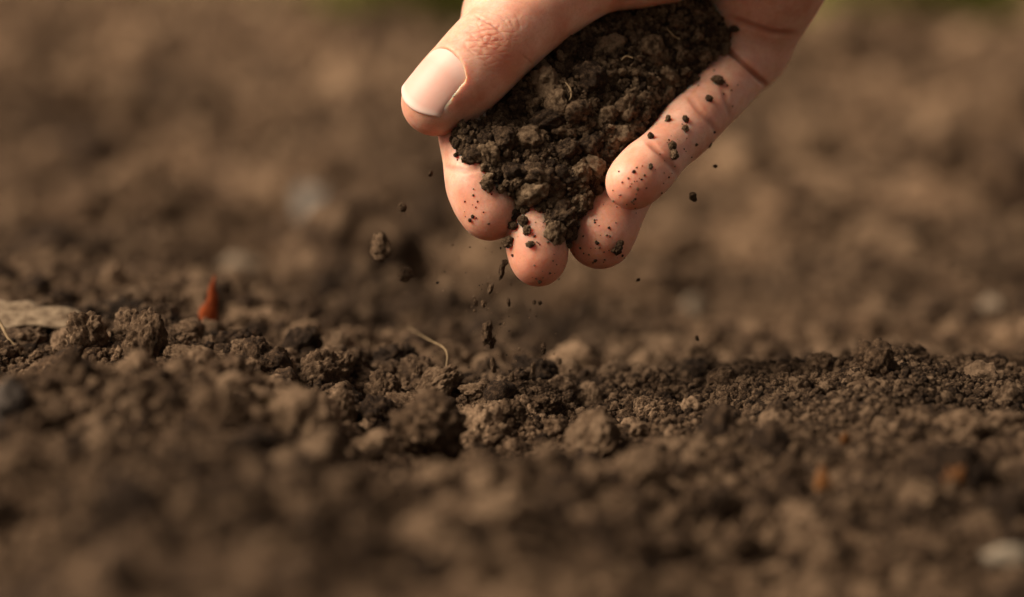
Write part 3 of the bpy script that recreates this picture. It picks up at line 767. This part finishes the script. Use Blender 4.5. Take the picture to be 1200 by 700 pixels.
# fine dust trickling down with them
nd = 140; pyd = rng.uniform(285, 440, nd); pxd = rng.normal(600, 1, nd)*0+rng.normal(595, 34, nd)+(rng.random(nd) < .15)*rng.normal(-60, 60, nd)
Pd = np.array([W(a_, b_, c_) for a_, b_, c_ in zip(pxd, pyd, rng.normal(0, 8, nd))])
scatter('falling_soil_dust', Pd, np.clip(rng.lognormal(-1.75, 0.45, nd), .08, .4)/1000, C_ground, label='fine specks of soil trickling down below the fingertips', category='soil dust')

# ------------------------------------------------------------------ clods that stand out on the ground
def stand(name, px, py_base, r_px, rows, lab, meshes=HI, mat=None, cat='soil clod', seed=None, sc3=(1, 1, 1), rot=None, depth=None, sink=0.25):
    """rests on the ground where the photograph shows its foot; size given in photograph pixels"""
    if depth is None: P, t = ground_hit(px, py_base)
    else:
        P = CAMO+ray(px, py_base)*depth; t = depth; P[2] = hz(P[0], P[1])
    r = r_px*t/PXF
    me = meshes[(seed if seed is not None else rows) % len(meshes)]
    if mat is None: mat = M_dry
    if mat is not None: me = me.copy(); me.materials.clear(); me.materials.append(mat)
    o = link(name, me, None, label=lab, category=cat)
    o.scale = Vector(np.array(sc3)*r); o.rotation_euler = rot if rot is not None else euler_rand()
    o.location = (P[0], P[1]+r*0.5, P[2]+r*sc3[2]*(1-sink))
    return o
stand('soil_clod', 500, 548, 43, 3, 'big rounded blurred clod in front, centre left', sc3=(1.08, .9, 1.05), depth=.574, sink=0.1)
stand('soil_clod', 692, 540, 33, 4, 'pointed blurred clod in front, right of centre', sc3=(1.05, .9, 1.1), rot=(.5, .4, 2.2), depth=.578, sink=0.45)
stand('soil_clod', 512, 470, 27, 2, 'oblong ridged clod leaning right, sharp, in the middle of the ridge', sc3=(1.35, .8, .72), rot=(0, -.6, .2))
stand('soil_clod', 450, 474, 20, 3, 'lumpy upright clod left of the oblong ridged one')
stand('soil_clod', 397, 447, 18, 4, 'round clod standing alone behind the ridge, left of centre', sc3=(.9, .9, 1.1))
stand('soil_clod', 324, 440, 16, 5, 'smooth barrel-shaped clod on the left ridge', sc3=(.8, .8, 1.15), rot=(.2, .3, 0))
stand('soil_clod', 168, 425, 30, 1, 'large craggy clod on top of the left ridge', sc3=(1.15, .9, .85))
stand('soil_clod', 150, 398, 22, 3, 'dark flat-topped clod behind the craggy one at the left', sc3=(1.2, .9, .8))
stand('soil_clod', 205, 430, 14, 0, 'small dark clod right of the craggy one at the left')
stand('soil_clod', 245, 438, 24, 4, 'pale broad clod sloping right on the left ridge', sc3=(1.4, 1, .6), rot=(0, .35, 0))
stand('soil_clod', 400, 500, 17, 2, 'narrow peaked clod in the hollow at the left', sc3=(.8, .8, 1.2), rot=(0, 0, 2))
stand('soil_clod', 560, 470, 15, 5, 'rounded clod close behind the oblong ridged one on its right')
stand('soil_clod', 600, 500, 16, 1, 'small craggy clod in the hollow at the centre')
stand('soil_clod', 640, 490, 18, 4, 'squat clod on the slope, just right of centre')
stand('soil_clod', 585, 530, 17, 3, 'pale clod in the hollow right of the big blurred one')
stand('soil_clod', 482, 392, 13, 0, 'blurred round clod lying behind the ridge under the falling crumbs')
stand('soil_clod', 100, 415, 26, 2, 'dark crumbling clod under the pale wood chip')
stand('soil_clod', 285, 395, 15, 1, 'blurred clod behind the barrel-shaped one at the left')
stand('soil_clod', 1030, 440, 22, 3, 'broad clod crowning the right ridge')
stand('soil_clod', 950, 200, 34, 4, 'large dark blurred clod in the background right of the hand')
stand('soil_clod', 150, 142, 26, 2, 'dark blurred clod far behind at the upper left')
stand('soil_clod', 1120, 215, 30, 5, 'dark blurred clod in the background near the right edge')
stand('soil_clod', 985, 75, 40, 0, 'farthest dark blurred clod, upper right')
stand('soil_clod', 428, 284, 30, 3, 'dark blurred clod beside the grey stone')
stand('stone', 366, 264, 23, 0, 'blue-grey blurred stone in the background left of the hand', mat=M_stone_grey, cat='stone', meshes=MIDR)
stand('stone', 10, 505, 26, 1, 'smooth dark stone at the left edge', mat=M_stone_dark, cat='stone', meshes=MIDR, sc3=(.8, .8, 1.15), rot=(0, .2, 0))
stand('stone', 1183, 668, 22, 2, 'pale stone in the bottom right corner', mat=M_stone_bright, cat='stone', meshes=MIDR, sc3=(1.1, 1, .7), rot=(0, 0, 0))
stand('stone', 1166, 372, 14, 3, 'pale blurred pebble behind the right ridge near the edge', mat=M_stone_pale, cat='stone', meshes=MIDR)
stand('stone', 815, 378, 16, 4, 'pale blurred pebble behind the ridge below the little finger', mat=M_stone_pale, cat='stone', meshes=MIDR)
stand('stone', 285, 325, 18, 5, 'pale blurred pebble right of the red leaf', mat=M_stone_pale, cat='stone', meshes=MIDR, sc3=(1.3, 1, .8), rot=(0, 0, 0))
stand('soil_clod', 1080, 605, 26, 2, 'broad pale clod blurred in the right foreground below the orange leaf', sc3=(1.2, 1, .8), rot=(0, 0, 0))

# ------------------------------------------------------------------ plant bits
def leaf(name, px, py_base, h_px, w_px, tilt, turn, mat, lab, curl=0.5, t=None):
    P, tt = ground_hit(px, py_base)
    H = h_px*tt/PXF
    if t is not None:
        top = W(px, py_base-h_px, (t-FOCUS)*1000); P = np.array([top[0], top[1], hz(top[0], top[1])]); tt = t; H = top[2]-P[2]
    Wd = w_px*tt/PXF; V = []; F = []; nu, nv = 14, 7
    for side in (0, 1):
        for i in range(nu):
            u = i/(nu-1); wd = Wd*0.5*(math.sin(math.pi*u**0.75)**1.2*(1-0.45*u)*1.25*(1+0.16*math.sin(u*19)))+Wd*.03
            for j in range(nv):
                v = -1+2*j/(nv-1)
                x = v*wd+0.22*Wd*math.sin(u*4.2)+0.04*Wd*math.sin(17*u+v*3)
                y = curl*wd*(v*v)+0.22*H*u*u-side*0.00022
                V.append((x, y, u*H))
    for side in (0, 1):
        o = side*nu*nv
        for i in range(nu-1):
            for j in range(nv-1):
                q = [o+i*nv+j, o+i*nv+j+1, o+(i+1)*nv+j+1, o+(i+1)*nv+j]; F.append(q[::-1] if side else q)
    for i in range(nu-1):
        for j in (0, nv-1): F.append([i*nv+j, (i+1)*nv+j, nu*nv+(i+1)*nv+j, nu*nv+i*nv+j])
    o = link(name, mesh_np(name, V, F), mat, label=lab, category='leaf')
    o.location = Vector(P)+Vector((0, -0.003, H*(-0.02 if t else 0.4))); o.rotation_euler = (tilt[0], tilt[1], turn)
    return o
leaf('dry_leaf', 231, 362, 50, 21, (-0.15, 0.50), 0.5, M_leaf_red, 'small slender rust-red dry leaf sticking up from the left ridge', 0.35, 0.69)
leaf('dry_leaf', 1105, 578, 30, 36, (0.5, 0.9), 0.4, M_leaf_orange, 'blurred orange-brown dry leaf in the right foreground, nearest the right edge', 0.5)
leaf('dry_leaf', 955, 585, 34, 18, (0.3, 0.3), -0.5, M_leaf_orange, 'blurred narrow orange leaf in the right foreground, left of the broad one', 0.5)
leaf('dry_leaf', 985, 524, 16, 14, (0.5, 0.3), 0.4, M_leaf_orange, 'tiny orange leaf scrap on the slope of the right mound', 0.5)
leaf('dry_leaf', 322, 492, 24, 18, (0.4, -0.5), 0.4, M_straw, 'small yellowish leaf scrap on the near left mound', 0.5)
# wood chip: a split, tapering slab
P, t = ground_hit(30, 396)
k = t/PXF; V = []; F = []; nu, nv = 26, 9
r_ = np.random.default_rng(3)
for side in (0, 1):
    for i in range(nu):
        u = i/(nu-1); x = (-70+150*u)*k; wd = (16*(1-0.75*u**2.2)+2*math.sin(u*19))*k*2.2
        for j in range(nv):
            v = -1+2*j/(nv-1)
            z = (17-17*u+3.0*math.sin(j*2.1+u*3)+1.2*math.sin(u*30+j))*k*0.8 - side*(7*(1-.7*u))*k
            V.append((x, v*wd, z))
for side in (0, 1):
    o_ = side*nu*nv
    for i in range(nu-1):
        for j in range(nv-1):
            q = [o_+i*nv+j, o_+(i+1)*nv+j, o_+(i+1)*nv+j+1, o_+i*nv+j+1]; F.append(q[::-1] if side else q)
N2 = nu*nv
for i in range(nu-1):
    F.append([i*nv, N2+i*nv, N2+(i+1)*nv, (i+1)*nv]); F.append([i*nv+nv-1, (i+1)*nv+nv-1, N2+(i+1)*nv+nv-1, N2+i*nv+nv-1])
for j in range(nv-1):
    F.append([j, j+1, N2+j+1, N2+j]); e = (nu-1)*nv; F.append([e+j, N2+e+j, N2+e+j+1, e+j+1])
chip = link('wood_chip', mesh_np('wood_chip', V, F), M_wood, label='pale flat tapering wood chip lying on soil at the left edge', category='wood chip', loc=(P[0], P[1]+0.004, P[2]+0.0045))
chip.rotation_euler = (0.35, 0, -0.1)
def thread(name, pts, rad, mat, lab, cat, wd):
    tube(name, [W(x, y, q) for (x, y), q in zip(pts, wd)], rad, mat, label=lab, category=cat)
thread('twig', [(-8, 366), (2, 382), (10, 397), (20, 408), (24, 416)], [.0005, .0005, .0004, .0004, .0003], M_straw, 'thin pale twig hanging over the wood chip at the left edge', 'twig', [10, 8, 6, 5, 5])
thread('straw', [(478, 384), (490, 391), (502, 398), (519, 407), (524, 416), (523, 430)], [.0001, .00013, .00018, .00022, .0002, .0002], M_straw, 'fine pale straw arching behind the oblong clod', 'straw', [70, 52, 34, 22, 16, 14])

# ------------------------------------------------------------------ crumbs and clods all over the ground
def field(n, x0, x1, y0, y1, lo, hi, alpha):
    x = rng.uniform(x0, x1, n); y = rng.uniform(y0, y1, n)
    u = rng.random(n); s = (lo**(-alpha)+u*(hi**(-alpha)-lo**(-alpha)))**(-1/alpha)
    return x, y, s
# single clods: the larger ones one can pick out on the near ground, children of the ground
cx, cy, cs = field(2600, -.24, .24, .42, .80, .0022, .0068, 2.6)
keep = []
cellp = []
for i in np.argsort(-cs):
    if len(keep) >= 200: break
    if abs(cx[i]) > 0.5*cy[i]*0.46 or (cx[i] > 0.01 and cs[i] > .0042 and .56 < cy[i] < .72) or (cs[i] > .0045 and cy[i] < .55 and rng.random() < .75): continue
    if any((cx[i]-a)**2+(cy[i]-b_)**2 < ((cs[i]+c_)*1.05)**2 for a, b_, c_ in cellp): continue
    keep.append(i); cellp.append((cx[i], cy[i], cs[i]))
cx2, cy2, cs2 = field(2000, -.5, .5, .85, 2.4, .009, .030, 1.4)
zz = height(cx, cy)
for i in keep: put_clod('soil_clod', HI if cs[i] > .005 else MIDR, (cx[i], cy[i], zz[i]+cs[i]*.25), cs[i], ground)
zz = height(cx2, cy2); kk = 0; cellp = []
for i in range(2000):
    if kk >= 80: break
    if abs(cx2[i]) > 0.5*cy2[i]*0.46: continue
    if any((cx2[i]-a)**2+(cy2[i]-b_)**2 < ((cs2[i]+c_)*1.3)**2 for a, b_, c_ in cellp): continue
    cellp.append((cx2[i], cy2[i], cs2[i])); kk += 1
    put_clod('soil_clod', MIDR, (cx2[i], cy2[i], zz[i]+cs2[i]*.1), cs2[i], ground)
# the rest nobody could count
X_, Y_, S_ = [], [], []
for a in ((60000, -.20, .20, .40, .80, .0005, .0019, 1.5), (1100, -.20, .20, .40, .80, .0020, .0040, 2.4), (32000, -.16, .16, .55, .72, .00035, .0010, 1.6), (7000, -.5, .5, .33, .9, .0010, .0042, 2.0), (20000, -.42, .42, .72, 1.3, .001, .0055, 1.6), (14000, -.9, .9, 1.2, 2.6, .002, .010, 1.7), (9000, -2.6, 2.6, 2.4, 8, .008, .03, 1.5)):
    x, y, s = field(*a); X_.append(x); Y_.append(y); S_.append(s)
X_, Y_, S_ = map(np.concatenate, (X_, Y_, S_))
S_ = np.where((X_ > 0.0) & (Y_ > .53) & (Y_ < .75) & (S_ > .0012), S_*.72, S_)      # the right-hand ridge is raked finer
scatter('fine_soil_crumbs', np.stack([X_, Y_, height(X_, Y_)+S_*0.25], -1), S_, C_ground, parent=ground)
# ------------------------------------------------------------------ grass beyond the field
bl = []; fl = []
def tuft(cx_, cy_, nb, spread, hgt):
    for _ in range(nb):
        x = cx_+rng.normal(0, spread); y = cy_+abs(rng.normal(0, spread*1.5)); h_ = hgt*rng.uniform(.5, 1.2); a_ = rng.uniform(0, 6.28); wv2 = .004*rng.uniform(.6, 1.5)
        z = ZB-.02; lx, ly = rng.normal(0, .35*h_, 2); dx, dy = math.cos(a_)*wv2, math.sin(a_)*wv2
        k_ = len(bl)
        bl.extend([(x-dx, y-dy, z), (x+dx, y+dy, z), (x+dx*.7+lx*.4, y+dy*.7+ly*.4, z+h_*.6), (x-dx*.7+lx*.4, y-dy*.7+ly*.4, z+h_*.6), (x+lx, y+ly, z+h_)])
        fl.append((k_, k_+1, k_+2, k_+3)); fl.append((k_+3, k_+2, k_+4, k_+4))
for k_ in range(150): tuft(rng.uniform(-6, 6), rng.uniform(8.5, 12.5), 40, .25, .10)
for px_ in np.linspace(425, 535, 7): tuft((px_-600)/PXF*4.5, 4.4, 170, .04, .18)
for px_ in np.linspace(985, 1140, 9): tuft((px_-600)/PXF*4.5, 4.4, 170, .04, .18)
gm = bpy.data.meshes.new('grass'); gm.from_pydata(bl, [], [f[:3] if f[2] == f[3] else (f if len(set(f)) == 4 else tuple(dict.fromkeys(f))) for f in fl]); gm.update()
link('grass', gm, M_grass, label='blurred green grass along the far edge of the field', category='grass', kind='stuff')
print('done', time.time()-T0)
